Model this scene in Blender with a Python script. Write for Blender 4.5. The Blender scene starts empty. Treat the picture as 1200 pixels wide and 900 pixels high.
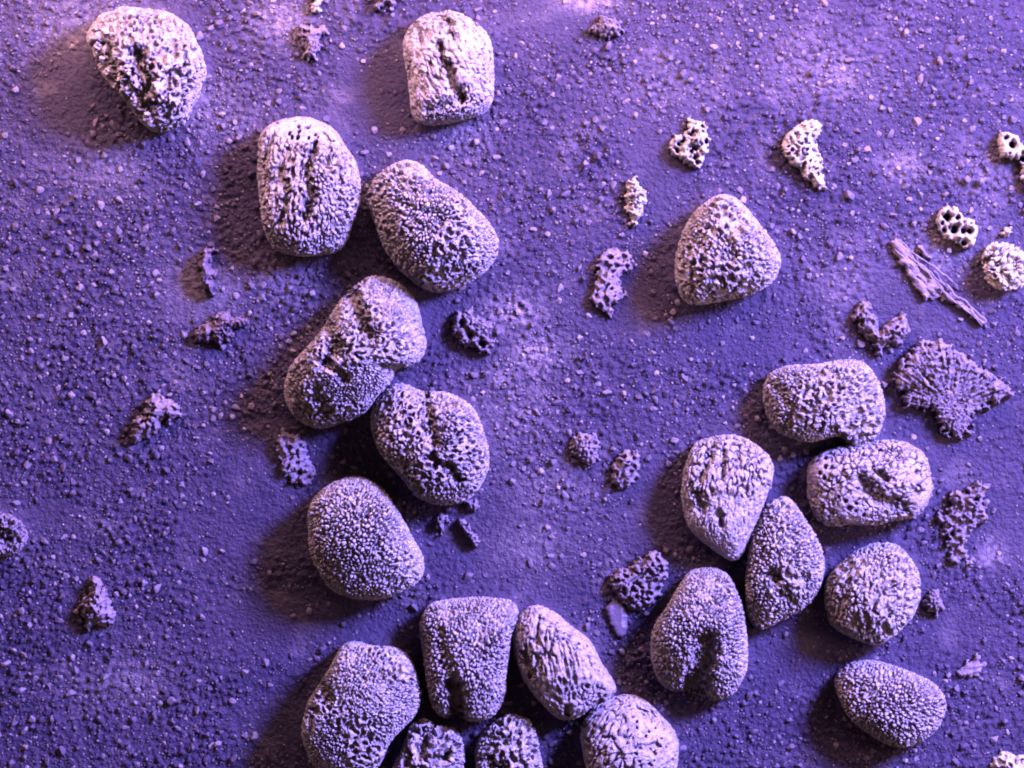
import bpy, math, random
import numpy as np
from mathutils import Vector

# ------------------------------------------------------------------ camera, world, lamps, exposure
# 1 unit on the ground = 100 px of the 1200 x 900 photograph
SC = bpy.context.scene
COL = SC.collection

cam_d = bpy.data.cameras.new("camera")
cam_d.sensor_width = 36.0
cam_d.lens = 120.0
cam_d.clip_end = 500.0
cam = bpy.data.objects.new("camera", cam_d)
cam.location = (0.0, 0.0, 40.0)
COL.objects.link(cam)
SC.camera = cam

world = bpy.data.worlds.new("World")
SC.world = world
world.use_nodes = True
bg = world.node_tree.nodes["Background"]
bg.inputs["Color"].default_value = (1.0, 0.58, 0.48, 1)
bg.inputs["Strength"].default_value = 0.17


def area_lamp(name, loc, target, size, power, color, size_y=None):
    d = bpy.data.lights.new(name, 'AREA')
    d.shape = 'DISK'
    d.size = size
    if size_y:
        d.shape = 'RECTANGLE'
        d.size_y = size_y
    d.energy = power
    d.color = color
    o = bpy.data.objects.new(name, d)
    o.location = loc
    o.rotation_euler = (Vector(target) - Vector(loc)).to_track_quat('-Z', 'Y').to_euler()
    COL.objects.link(o)
    return o


AZ, EL, DK = math.radians(31), math.radians(37), 36.0
area_lamp("key_lamp", (DK * math.cos(EL) * math.cos(AZ), DK * math.cos(EL) * math.sin(AZ), DK * math.sin(EL)),
          (0, 0, 0), 9.5, 84000, (0.385, 0.32, 0.88))
area_lamp("warm_top_fill", (0.2, 6.9, 3.8), (0.2, 3.2, 0), 16.0, 2150, (1.0, 0.54, 0.47), 1.6)  # added fill, no real source: stands in for the pinkish veil at the top
area_lamp("warm_glow_fill", (-7.0, 6.2, 2.0), (-5.4, 4.4, 0), 2.0, 210, (1.0, 0.56, 0.42))  # unseen helper added for the peach glow in the top left corner
area_lamp("warm_side_fill", (10.0, -2.0, 6.0), (4.5, -1.0, 0), 3.0, 520, (1.0, 0.58, 0.46), 9.0)  # added fill that warms the shadows and desaturates the right side
area_lamp("warm_corner_fill", (-8.5, -6.5, 4.0), (-6.0, -4.5, 0), 2.5, 45, (1.0, 0.60, 0.46))  # weak invented fill, only there to lighten the bottom left corner

SC.view_settings.view_transform = 'Standard'
SC.view_settings.look = 'None'
SC.view_settings.exposure = 0.0
SC.view_settings.gamma = 1.0
SC.view_settings.use_curve_mapping = False
SC.render.engine = 'CYCLES'
SC.cycles.filter_width = 1.9
SC.cycles.max_bounces = 4
SC.cycles.diffuse_bounces = 0

random.seed(7)
RNG = np.random.default_rng(11)


# ------------------------------------------------------------------ numeric noise
def _h(ix, iy, iz, seed):
    h = (ix.astype(np.int64) * 374761393 + iy.astype(np.int64) * 668265263 + iz.astype(np.int64) * 2147483647
         + seed * 974711) & 0xFFFFFFFF
    h = ((h ^ (h >> 13)) * 1274126177) & 0xFFFFFFFF
    h = ((h ^ (h >> 16)) * 2246822519) & 0xFFFFFFFF
    return h ^ (h >> 15)


def perlin(p, seed=0):
    i = np.floor(p).astype(np.int64)
    f = p - i
    u = f * f * f * (f * (f * 6 - 15) + 10)
    out = np.zeros(len(p))
    for dx in (0, 1):
        wx = u[:, 0] if dx else 1 - u[:, 0]
        for dy in (0, 1):
            wy = u[:, 1] if dy else 1 - u[:, 1]
            for dz in (0, 1):
                wz = u[:, 2] if dz else 1 - u[:, 2]
                h = _h(i[:, 0] + dx, i[:, 1] + dy, i[:, 2] + dz, seed)
                gx = (h & 1023) / 511.5 - 1
                gy = ((h >> 10) & 1023) / 511.5 - 1
                gz = ((h >> 20) & 1023) / 511.5 - 1
                out += wx * wy * wz * (gx * (f[:, 0] - dx) + gy * (f[:, 1] - dy) + gz * (f[:, 2] - dz))
    return out


def fbm(p, octaves=3, seed=0):
    a, o = 1.0, np.zeros(len(p))
    for k in range(octaves):
        o += a * perlin(p * (2.03 ** k) + 7.7 * k, seed + k * 31)
        a *= 0.5
    return o


def worley(p, seed=0, jitter=0.95):
    i = np.floor(p).astype(np.int64)
    f1 = np.full(len(p), 9.0)
    f2 = np.full(len(p), 9.0)
    cid = np.zeros(len(p))
    for dx in (-1, 0, 1):
        for dy in (-1, 0, 1):
            for dz in (-1, 0, 1):
                cx, cy, cz = i[:, 0] + dx, i[:, 1] + dy, i[:, 2] + dz
                h = _h(cx, cy, cz, seed)
                j = jitter / 1023.0
                o = 0.5 - jitter / 2
                d = np.sqrt((cx + o + (h & 1023) * j - p[:, 0]) ** 2 + (cy + o + ((h >> 10) & 1023) * j - p[:, 1]) ** 2
                            + (cz + o + ((h >> 20) & 1023) * j - p[:, 2]) ** 2)
                r = ((h >> 5) & 255) / 255.0
                near = d < f1
                f2 = np.where(near, f1, np.minimum(f2, d))
                cid = np.where(near, r, cid)
                f1 = np.where(near, d, f1)
    return f1, f2, cid


def worley2(p, seed=0):
    i = np.floor(p[:, :2]).astype(np.int64)
    f1 = np.full(len(p), 9.0)
    f2 = np.full(len(p), 9.0)
    cid = np.zeros(len(p))
    for dx in (-1, 0, 1):
        for dy in (-1, 0, 1):
            cx, cy = i[:, 0] + dx, i[:, 1] + dy
            h = _h(cx, cy, cx * 0, seed)
            d = np.sqrt((cx + (h & 1023) / 1023.0 - p[:, 0]) ** 2 + (cy + ((h >> 10) & 1023) / 1023.0 - p[:, 1]) ** 2)
            r = ((h >> 20) & 255) / 255.0
            near = d < f1
            f2 = np.where(near, f1, np.minimum(f2, d))
            cid = np.where(near, r, cid)
            f1 = np.where(near, d, f1)
    return f1, f2, cid


def sstep(a, b, x):
    t = np.clip((x - a) / (b - a), 0, 1)
    return t * t * (3 - 2 * t)


def X(px):
    return (px - 600.0) / 100.0


def Y(py):
    return (450.0 - py) / 100.0


def P(pts):
    return np.array([(X(a), Y(b)) for a, b in pts], float)


def seg_dist(q, poly):
    best = np.full(len(q), 9e9)
    for a, b in zip(poly[:-1], poly[1:]):
        ab = b - a
        t = np.clip(((q - a) @ ab) / (ab @ ab + 1e-12), 0, 1)
        best = np.minimum(best, np.hypot(*(q - (a + t[:, None] * ab)).T))
    return best


def inside(q, poly):
    r = np.zeros(len(q), bool)
    n = len(poly)
    for k in range(n):
        (x0, y0), (x1, y1) = poly[k], poly[(k + 1) % n]
        if y0 == y1:
            continue
        c = ((y0 > q[:, 1]) != (y1 > q[:, 1])) & (q[:, 0] < (x1 - x0) * (q[:, 1] - y0) / (y1 - y0) + x0)
        r ^= c
    return r


# ------------------------------------------------------------------ materials
def mat(name, c0, c1, scale, rough=0.65, bump=0.25, bscale=60.0, spec=0.3, attr=None, dust=None, objrand=0.0):
    m = bpy.data.materials.new(name)
    m.use_nodes = True
    nt = m.node_tree
    N, L = nt.nodes, nt.links
    b = N["Principled BSDF"]
    b.inputs["Roughness"].default_value = rough
    b.inputs["Specular IOR Level"].default_value = spec
    geo = N.new("ShaderNodeTexCoord")
    n1 = N.new("ShaderNodeTexNoise")
    n1.inputs["Scale"].default_value = scale
    n1.inputs["Detail"].default_value = 9
    n1.inputs["Roughness"].default_value = 0.72
    L.new(geo.outputs["Object"], n1.inputs["Vector"])
    mr = N.new("ShaderNodeMapRange")
    mr.inputs["From Min"].default_value = 0.33
    mr.inputs["From Max"].default_value = 0.67
    L.new(n1.outputs["Fac"], mr.inputs["Value"])
    mx = N.new("ShaderNodeMix")
    mx.data_type = 'RGBA'
    mx.inputs["A"].default_value = (*c0, 1)
    mx.inputs["B"].default_value = (*c1, 1)
    L.new(mr.outputs["Result"], mx.inputs["Factor"])
    out = mx.outputs["Result"]
    if attr:
        at = N.new("ShaderNodeAttribute")
        at.attribute_name = attr
        m2 = N.new("ShaderNodeMix")
        m2.data_type = 'RGBA'
        m2.inputs["B"].default_value = (*dust, 1)
        L.new(at.outputs["Fac"], m2.inputs["Factor"])
        L.new(out, m2.inputs["A"])
        out = m2.outputs["Result"]
    if objrand:
        oi = N.new("ShaderNodeObjectInfo")
        ml = N.new("ShaderNodeMath")
        ml.operation = 'MULTIPLY'
        ml.inputs[1].default_value = objrand
        L.new(oi.outputs["Random"], ml.inputs[0])
        m3 = N.new("ShaderNodeMix")
        m3.data_type = 'RGBA'
        m3.inputs["B"].default_value = (*dust, 1)
        L.new(ml.outputs[0], m3.inputs["Factor"])
        L.new(out, m3.inputs["A"])
        out = m3.outputs["Result"]
    L.new(out, b.inputs["Base Color"])
    n2 = N.new("ShaderNodeTexNoise")
    n2.inputs["Scale"].default_value = bscale
    n2.inputs["Detail"].default_value = 4
    n2.inputs["Roughness"].default_value = 0.6
    L.new(geo.outputs["Object"], n2.inputs["Vector"])
    bp = N.new("ShaderNodeBump")
    bp.inputs["Strength"].default_value = bump
    bp.inputs["Distance"].default_value = 0.035
    L.new(n2.outputs["Fac"], bp.inputs["Height"])
    L.new(bp.outputs["Normal"], b.inputs["Normal"])
    return m


M_STONE = mat("pale_porous_stone", (0.13, 0.10, 0.24), (0.62, 0.56, 0.80), 14.0, rough=0.34, bump=0.8, bscale=50, spec=1.0,
              dust=(0.26, 0.20, 0.40), objrand=0.35)
M_FRAG = mat("lilac_fragment", (0.12, 0.09, 0.22), (0.34, 0.28, 0.45), 14.0, rough=0.4, bump=0.8, bscale=55, spec=0.4)
M_WHITE = mat("white_porous_fragment", (0.28, 0.23, 0.38), (0.72, 0.67, 0.78), 14.0, rough=0.38, bump=0.7, bscale=50, spec=0.9)
M_DARK = mat("dark_fragment", (0.07, 0.05, 0.11), (0.20, 0.15, 0.28), 12.0, rough=0.5, bump=0.6, bscale=55, spec=0.4)
M_GROUND = mat("violet_gritty_ground", (0.023, 0.0165, 0.074), (0.043, 0.030, 0.106), 1.6, rough=0.55, bump=1.0, bscale=24,
               spec=0.3, attr="dust", dust=(0.27, 0.22, 0.36))
M_GRIT = mat("violet_grit", (0.032, 0.023, 0.092), (0.072, 0.052, 0.140), 3.0, rough=0.45, bump=0.5, bscale=40, spec=0.5,
             attr="tint", dust=(0.34, 0.28, 0.44))
M_GRAIN = mat("violet_grain", (0.032, 0.023, 0.092), (0.072, 0.052, 0.140), 3.0, rough=0.42, bump=0.35, bscale=30, spec=0.4,
              dust=(0.27, 0.22, 0.38), objrand=0.6)


# ------------------------------------------------------------------ mesh helpers
def mesh_from(name, v, quads=None, tris=None, smooth=True):
    me = bpy.data.meshes.new(name)
    nq = 0 if quads is None else len(quads)
    nt = 0 if tris is None else len(tris)
    me.vertices.add(len(v))
    me.vertices.foreach_set("co", np.ascontiguousarray(v, np.float32).ravel())
    loops, totals = [], []
    if nq:
        loops.append(np.asarray(quads, np.int32).ravel())
        totals.append(np.full(nq, 4, np.int32))
    if nt:
        loops.append(np.asarray(tris, np.int32).ravel())
        totals.append(np.full(nt, 3, np.int32))
    loops = np.concatenate(loops)
    totals = np.concatenate(totals)
    me.loops.add(len(loops))
    me.loops.foreach_set("vertex_index", loops)
    me.polygons.add(len(totals))
    starts = np.concatenate([[0], np.cumsum(totals)[:-1]]).astype(np.int32)
    me.polygons.foreach_set("loop_start", starts)
    me.polygons.foreach_set("use_smooth", np.full(len(totals), smooth))
    me.update(calc_edges=True)
    return me


def obj(name, me, m, parent=None, loc=(0, 0, 0)):
    o = bpy.data.objects.new(name, me)
    if m and not me.materials:
        me.materials.append(m)
    o.location = loc
    o.parent = parent
    COL.objects.link(o)
    return o


def tag(o, label, cat=None, group=None, kind=None):
    if label:
        o["label"] = label
    if cat:
        o["category"] = cat
    if group:
        o["group"] = group
    if kind:
        o["kind"] = kind
    return o


def grid_quads(nx, ny):
    i = np.arange(nx * ny).reshape(ny, nx)
    return np.stack([i[:-1, :-1], i[:-1, 1:], i[1:, 1:], i[1:, :-1]], -1).reshape(-1, 4)


# relief of the porous surfaces; p in units, returns about 0..1
def relief(kind, p, s, seed, ang=0.0, stretch=1.0):
    if stretch != 1.0:
        c, sn = math.cos(ang), math.sin(ang)
        u = p[:, 0] * c + p[:, 1] * sn
        w = -p[:, 0] * sn + p[:, 1] * c
        p = np.stack([u / stretch, w, p[:, 2]], 1)
    q = p * s
    if kind == 'granule':
        wq = q + 0.35 * np.stack([perlin(q * 0.9, seed + 5), perlin(q * 0.9 + 9, seed + 6), perlin(q * 0.9 + 17, seed + 7)], 1)
        f1, f2, cid = worley(wq, seed)
        bridge = sstep(-0.1, 0.25, perlin(q * 0.55 + 31, seed + 15))
        gap = 1 - sstep(0.08, 0.23, f2 - f1)
        return (1 - gap * (1 - 0.38 * bridge)) * (0.82 + 0.18 * cid) * np.clip(1.12 - 0.25 * f1, 0, 1.1)
    if kind == 'sponge':
        n = perlin(q, seed) + 0.45 * perlin(q * 2.1, seed + 3)
        f1, f2, cid = worley(q * 1.7, seed + 21)
        return sstep(-0.06, 0.07, n) * (0.82 + 0.22 * sstep(0.0, 0.25, f2 - f1) + 0.2 * perlin(q * 0.8, seed + 9))
    if kind == 'worm':
        n = np.abs(perlin(q * 0.75, seed) + 0.25 * perlin(q * 1.9, seed + 3))
        return 1.0 - sstep(0.08, 0.19, n)
    if kind == 'pitted':
        f1, f2, cid = worley(q, seed)
        r = 0.18 + 0.3 * cid
        hole = 1 - sstep(r * 0.6, r, f1)
        hole *= (cid > 0.35)
        return 1.0 - hole * 1.1 + 0.18 * perlin(q * 0.8, seed + 4) + 0.12 * perlin(q * 2.5, seed + 8)
    if kind == 'streak':
        n = perlin(q, seed) + 0.5 * perlin(q * 2.0, seed + 3)
        r = 1 - np.abs(n) * 2.2
        return np.clip(0.35 + 0.65 * r + 0.25 * perlin(q * 3.1, seed + 8), 0, 1.2)
    if kind == 'furrow':
        n = np.abs(perlin(q, seed) + 0.3 * perlin(q * 2.2, seed + 3))
        return sstep(0.015, 0.14, n) * (0.8 + 0.35 * perlin(q * 1.6, seed + 8)) + 0.2 * perlin(q * 3.3, seed + 12)
    if kind == 'plates':
        f1, f2, cid = worley(q + 0.25 * perlin(q, seed + 2)[:, None], seed)
        return sstep(0.0, 0.16, f2 - f1) * (0.5 + 0.5 * cid) + 0.15 * perlin(q * 2.3, seed + 8)
    raise ValueError(kind)


def mixed_relief(styles, p, seed, side=None):
    """styles: list of (kind, features per unit, amplitude, angle, stretch); neighbours take over patchwise"""
    hs = [a * relief(k, p, s, seed + 13 * n, math.radians(an), st) for n, (k, s, a, an, st) in enumerate(styles)]
    out = hs[0]
    for n, h in enumerate(hs[1:]):
        w = sstep(-0.12, 0.12, perlin(p * 1.9 + 3.3 * n, seed + 71 + n))
        if side is not None and n == len(hs) - 2:           # the last style keeps to one side of the stone
            w = sstep(-0.12, 0.12, side + 0.35 * perlin(p * 4.0, seed + 55))
        out = out * (1 - w) + h * w
    return out


AMP = 1.8
FS = 1.55
HS = 1.04
STONES = []      # (outline polygon) for keeping the grit clear


def stone(label, pts, seed, styles, H=0.82, bury=0.30, grooves=(), low=0.05, b=0.9, tilt=(0, 0), side=None, name="stone", cat="stone",
          group="porous stones on the violet ground", m=None, res=1.25):
    poly = P(pts)
    STONES.append(poly)
    c = 0.5 * (poly.min(0) + poly.max(0))
    d = poly - c
    # smooth closed outline as radius over angle
    k = len(d)
    t = np.linspace(0, 1, 9)[:-1]
    dense = []
    for i in range(k):
        p0, p1, p2, p3 = d[i - 1], d[i], d[(i + 1) % k], d[(i + 2) % k]
        for u in t:
            dense.append(0.5 * (2 * p1 + (p2 - p0) * u + (2 * p0 - 5 * p1 + 4 * p2 - p3) * u * u
                                + (3 * p1 - p0 - 3 * p2 + p3) * u ** 3))
    dense = np.array(dense)
    th = np.arctan2(dense[:, 1], dense[:, 0])
    rr = np.hypot(dense[:, 0], dense[:, 1])
    o = np.argsort(th)
    th, rr = th[o], rr[o]
    th = np.concatenate([th - 2 * np.pi, th, th + 2 * np.pi])
    rr = np.concatenate([rr] * 3)
    ext = poly.max(0) - poly.min(0)
    R = 0.5 * min(ext)
    styles = [(k_, s_ * FS, a_ * AMP, an_, st_) for k_, s_, a_, an_, st_ in styles]
    amp = max(s[2] for s in styles)
    phimax = math.radians(99)
    N = int(np.clip(phimax * 0.5 * (ext[0] + ext[1]) / (res * 0.01), 60, 220))
    g = np.linspace(-1, 1, N)
    a, bb = np.meshgrid(g, g)
    a, bb = a.ravel(), bb.ravel()
    big = np.abs(a) > np.abs(bb)
    sa = np.where(a == 0, 1e-9, a)
    sb = np.where(bb == 0, 1e-9, bb)
    rho = np.where(big, np.abs(a), np.abs(bb))
    ang = np.where(big, np.arctan2(0, 1) + (np.pi / 4) * (bb / sa) + np.where(a < 0, np.pi, 0),
                   np.pi / 2 - (np.pi / 4) * (a / sb) + np.where(bb < 0, np.pi, 0))
    ang = (ang + np.pi) % (2 * np.pi) - np.pi
    phi = rho * phimax
    rad = np.interp(ang, th, rr) - 0.28 * amp
    # towards the top the contour gets rounder
    rmean = rr.mean() - 0.28 * amp
    s = np.sin(phi)
    w = np.clip(rho * phimax / (np.pi / 2), 0, 1) ** 1.5
    rad = rad * w + (0.35 * rmean + 0.65 * rad) * (1 - w)
    Hh = H * HS * R
    zc = Hh * (0.55 - bury)
    cz = np.cos(phi)
    v = np.stack([rad * np.cos(ang) * s, rad * np.sin(ang) * s,
                  zc + Hh * np.sign(cz) * np.abs(cz) ** (1.0 * b) + tilt[0] * rad * np.cos(ang) * s + tilt[1] * rad * np.sin(ang) * s], 1)
    off = np.array([seed * 3.17, seed * 1.71, seed * 0.37])
    v *= (1 + low * 1.6 * fbm(v * 1.6 + off, 2, seed))[:, None] * np.array([1, 1, 1])

    def normals(v):
        G = v.reshape(N, N, 3)
        du = np.gradient(G, axis=1)
        dv = np.gradient(G, axis=0)
        n = np.cross(du.reshape(-1, 3), dv.reshape(-1, 3))
        n /= np.linalg.norm(n, axis=1)[:, None] + 1e-12
        return n
    n = normals(v)
    q = v[:, :2] + c
    dep = np.zeros(len(v))
    wob = 0.055 * fbm(v * 13 + off, 3, seed + 40)
    for line, wd, dp in grooves:
        dist = seg_dist(q, P(line)) + wob * min(1.3, wd / 7)
        dep += dp * 0.01 * np.exp(-(np.clip(dist, 0, None) / (wd * 0.0062)) ** 3)
    v[:, 2] = np.where(dep > 0.005, np.maximum(v[:, 2] - dep * 1.25, np.minimum(v[:, 2], 0.03)), v[:, 2])
    n = 0.75 * n + 0.25 * normals(v)
    n /= np.linalg.norm(n, axis=1)[:, None] + 1e-9
    sd = None if side is None else (v[:, 0] * math.cos(math.radians(side[0])) + v[:, 1] * math.sin(math.radians(side[0]))) / R - side[1]
    h = mixed_relief(styles, v + off, seed, sd) * (0.72 + 0.5 * np.clip(perlin(v * 3.1 + off, seed + 90) + 0.4, 0, 1))
    h *= np.clip(0.42 + 1.1 * n[:, 2], 0.42, 1.0)
    h += 0.25 * amp * perlin(v * 30 + off, seed + 77)
    up = 0.55 * n + np.array([0, 0, 0.55])
    up /= np.linalg.norm(up, axis=1)[:, None] + 1e-9
    v = v + up * h[:, None]
    v[rho > 0.999, 2] = -0.2
    me = mesh_from(name, v, quads=grid_quads(N, N))
    ob = obj(name, me, m or M_STONE, loc=(c[0], c[1], 0))
    return tag(ob, label, cat, group)


# ------------------------------------------------------------------ the stones
G1 = ('granule', 15, 0.050, 0, 1)
G2 = ('granule', 13, 0.055, 0, 1)
G3 = ('granule', 17, 0.045, 0, 1)
SP = ('sponge', 10, 0.055, 0, 1)
SPF = ('sponge', 13, 0.05, 0, 1)
WM = ('worm', 10, 0.045, 0, 1)
PT = ('pitted', 8, 0.055, 0, 1)
PL = ('plates', 9, 0.05, 0, 1)

stone("roundish porous stone with a hollow in its face, top left corner",
      [(104, 45), (122, 20), (140, 13), (160, 11), (185, 14), (205, 20), (220, 30), (230, 48), (240, 70), (242, 88), (236, 110),
       (228, 128), (220, 145), (205, 153), (185, 157), (172, 148), (160, 132), (150, 118), (138, 102), (125, 85), (113, 62)],
      1, [('sponge', 11, 0.06, 0, 1), ('worm', 12, 0.05, 90, 1.3), ('sponge', 11, 0.06, 90, 1.6)], H=0.95,
      grooves=[([(168, 72), (176, 90), (180, 125)], 16, 17), ([(135, 60), (150, 92)], 12, 8), ([(205, 95), (200, 130)], 5, 4),
               ([(222, 70), (220, 110)], 4, 4)])
stone("blocky stone with two dark slanting fissures, top centre",
      [(473, 55), (477, 38), (485, 27), (500, 17), (525, 13), (548, 18), (562, 30), (574, 48), (579, 75), (578, 100), (574, 122),
       (565, 133), (545, 142), (520, 147), (495, 147), (483, 136), (480, 110), (477, 80)],
      2, [('furrow', 9, 0.055, -62, 3.2), ('furrow', 11, 0.05, -50, 2.6), ('streak', 12, 0.045, -58, 3.0)], H=0.9,
      grooves=[([(519, 26), (526, 36), (533, 48)], 9, 12), ([(517, 60), (521, 74), (529, 88), (531, 100), (540, 116)], 9, 13), ([(492, 35), (497, 55)], 5, 8),
               ([(545, 25), (556, 34)], 4, 6), ([(484, 70), (484, 120)], 5, 5), ([(505, 130), (545, 118)], 5, 6)])
stone("tall oval stone with long vertical furrows and a smooth pitted crown",
      [(306, 195), (305, 170), (310, 155), (325, 143), (350, 136), (372, 140), (395, 155), (408, 178), (419, 198), (422, 225),
       (417, 260), (408, 288), (395, 297), (380, 300), (360, 303), (340, 297), (325, 288), (314, 270), (308, 235)],
      3, [('sponge', 14, 0.055, 90, 2.2), ('granule', 16, 0.045, 90, 1.5), ('furrow', 12, 0.05, 90, 2.4), ('pitted', 9, 0.045, 90, 1.4)], H=0.92, b=0.75, side=(75, 0.75),
      grooves=[([(372, 178), (364, 205), (369, 228), (361, 258)], 9, 10), ([(340, 180), (335, 205), (342, 230), (335, 262)], 8, 5), ([(385, 168), (389, 186), (385, 200)], 6, 5),
               ([(325, 165), (317, 190), (320, 215)], 6, 5), ([(398, 200), (402, 220), (398, 240)], 4, 3)])
stone("large slanting oval stone with open granular mesh, beside the furrowed oval stone",
      [(432, 240), (436, 222), (445, 208), (460, 195), (475, 188), (492, 193), (508, 210), (535, 228), (555, 245), (573, 262), (584, 282),
       (581, 301), (568, 318), (545, 332), (515, 342), (495, 338), (480, 328), (468, 315), (455, 295), (440, 268)],
      4, [('granule', 14, 0.055, 0, 1), ('worm', 11, 0.055, 0, 1), ('sponge', 13, 0.05, 0, 1)], H=0.9,
      grooves=[([(478, 245), (520, 262)], 9, 4)])
stone("folded heart-shaped stone with deep creases, left of centre",
      [(335, 452), (338, 440), (345, 428), (360, 408), (378, 385), (395, 362), (410, 345), (425, 336), (437, 330), (465, 335), (482, 352),
       (495, 378), (501, 398), (495, 418), (482, 428), (464, 432), (458, 446), (440, 470), (425, 485), (400, 495), (375, 498), (352, 490),
       (338, 470)],
      5, [('granule', 18, 0.042, 0, 1), ('sponge', 15, 0.045, 0, 1)], H=0.85, low=0.08,
      grooves=[([(418, 350), (426, 375), (434, 392)], 14, 16), ([(392, 385), (402, 405), (386, 425)], 10, 9),
               ([(386, 425), (408, 442)], 9, 9), ([(452, 428), (470, 430)], 9, 7), ([(375, 455), (385, 480)], 10, 8)])
stone("bean-shaped granular stone with two dark dimples, touching the folded stone",
      [(436, 505), (434, 490), (438, 474), (447, 463), (460, 452), (475, 450), (495, 458), (520, 460), (545, 470), (562, 488), (571, 515),
       (572, 540), (566, 565), (550, 583), (525, 590), (500, 587), (485, 578), (472, 560), (455, 542), (443, 525)],
      6, [('granule', 15, 0.055, 0, 1), ('granule', 13, 0.055, 90, 1.4), ('worm', 12, 0.05, 0, 1)], H=0.95,
      grooves=[([(495, 458), (505, 490), (512, 520)], 12, 9), ([(508, 533), (514, 540)], 11, 15), ([(528, 545), (534, 556)], 11, 15)])
stone("egg-shaped evenly grained stone standing alone below the bean-shaped stone",
      [(362, 612), (364, 592), (375, 575), (395, 562), (415, 557), (435, 563), (455, 580), (472, 605), (485, 630), (496, 652), (496, 672),
       (485, 685), (460, 695), (430, 701), (405, 697), (385, 685), (373, 665), (365, 640)],
      7, [('granule', 16, 0.05, 60, 1.3), ('granule', 14, 0.052, 60, 1.2)], H=0.98)
stone("lone rounded triangular stone with wrinkled white side, right of centre",
      [(788, 312), (793, 290), (800, 268), (810, 250), (820, 240), (835, 231), (850, 230), (868, 240), (885, 258), (900, 278), (912, 298),
       (915, 315), (905, 332), (885, 343), (860, 350), (835, 354), (812, 357), (798, 350), (790, 335)],
      8, [('sponge', 11, 0.055, -60, 1.5), ('worm', 10, 0.05, -45, 1.4), ('granule', 14, 0.045, -60, 1.4)], H=0.98,
      grooves=[([(845, 280), (852, 300), (838, 325)], 11, 4), ([(878, 278), (888, 270)], 7, 5)])
stone("wide rough stone resting against a crusted oval stone, upper one of the right group",
      [(893, 470), (896, 448), (905, 435), (925, 428), (960, 425), (1000, 421), (1018, 432), (1030, 455), (1034, 480), (1030, 505),
       (1020, 518), (1000, 522), (985, 511), (970, 511), (945, 518), (920, 512), (903, 498)],
      9, [('granule', 16, 0.045, 0, 1), ('sponge', 12, 0.05, 0, 1)], H=0.95,
      grooves=[([(910, 455), (925, 480), (920, 500)], 8, 4), ([(995, 450), (1000, 500)], 8, 2)])
stone("crusted oval stone with a long ragged hollow, far right of the group",
      [(944, 562), (946, 548), (954, 537), (968, 528), (990, 522), (1010, 519), (1035, 516), (1060, 518), (1078, 530), (1088, 550), (1090, 570),
       (1084, 590), (1070, 603), (1040, 610), (1010, 614), (975, 617), (956, 610), (946, 590)],
      10, [('plates', 8, 0.055, 0, 1), ('pitted', 9, 0.05, 0, 1), ('plates', 10, 0.05, 0, 1)], H=0.95,
      grooves=[([(1002, 560), (1018, 578), (1040, 585)], 13, 13), ([(1020, 552), (1032, 560)], 8, 9), ([(1064, 570), (1067, 574)], 8, 12),
               ([(1050, 585), (1054, 592)], 8, 10), ([(1025, 532), (1045, 536)], 9, 6)])
stone("smooth-sided barrel-shaped stone with streaked face, left of the pointed stone",
      [(797, 572), (799, 550), (805, 535), (815, 518), (835, 511), (855, 509), (875, 515), (893, 528), (902, 546), (898, 575), (888, 605),
       (878, 635), (868, 653), (857, 659), (840, 650), (820, 635), (805, 618), (799, 595)],
      11, [('pitted', 11, 0.022, 80, 2.0), ('furrow', 11, 0.016, 82, 3.0), ('furrow', 10, 0.05, 85, 2.2)], H=0.92, b=0.75, side=(100, 0.1),
      grooves=[([(835, 515), (825, 545), (818, 560)], 8, 8), ([(845, 530), (843, 560)], 6, 6), ([(815, 575), (822, 595)], 8, 8),
               ([(838, 598), (842, 612)], 7, 8), ([(862, 525), (863, 550)], 4, 4)])
stone("slender pointed teardrop stone between the barrel-shaped and round stones",
      [(872, 695), (874, 665), (880, 630), (886, 610), (893, 595), (905, 584), (918, 581), (930, 590), (945, 612), (958, 640), (963, 665),
       (958, 690), (945, 708), (925, 722), (900, 733), (885, 735), (875, 720)],
      12, [('granule', 14, 0.05, 0, 1), ('sponge', 11, 0.055, 0, 1)], H=1.05,
      grooves=[([(898, 668), (906, 674)], 9, 10), ([(936, 670), (938, 678)], 8, 9), ([(912, 690), (920, 695)], 10, 8)])
stone("round stone with vertical knobbly ribs, above the lone small oval stone",
      [(964, 695), (965, 682), (972, 668), (985, 656), (1000, 645), (1020, 637), (1045, 637), (1060, 648), (1072, 665), (1076, 685), (1071, 710),
       (1060, 728), (1040, 745), (1020, 753), (992, 746), (973, 731), (966, 712)],
      13, [('granule', 14, 0.05, 80, 1.7), ('sponge', 12, 0.05, 75, 1.8)], H=0.95,
      grooves=[([(992, 660), (985, 700)], 8, 4)])
stone("small oval knobbly stone alone at the lower right",
      [(978, 806), (979, 792), (987, 782), (1000, 775), (1020, 773), (1045, 778), (1070, 787), (1090, 799), (1104, 815), (1106, 830), (1096, 850),
       (1080, 865), (1060, 873), (1045, 871), (1020, 860), (1000, 845), (986, 827)],
      14, [('granule', 13, 0.055, 0, 1), ('granule', 15, 0.052, 0, 1)], H=1.0)
stone("horseshoe-shaped granular stone with a dark open cleft",
      [(762, 765), (763, 742), (770, 724), (783, 706), (797, 683), (806, 669), (818, 662), (835, 661), (850, 670), (860, 690), (870, 715), (875, 745),
       (876, 780), (868, 800), (855, 815), (835, 820), (815, 818), (798, 812), (775, 802), (766, 785)],
      15, [('granule', 16, 0.05, 70, 1.2), ('granule', 18, 0.045, 90, 1.3)], H=0.98,
      grooves=[([(824, 748), (819, 775), (814, 800), (808, 835)], 22, 22), ([(812, 800), (806, 830)], 30, 13)])
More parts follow.
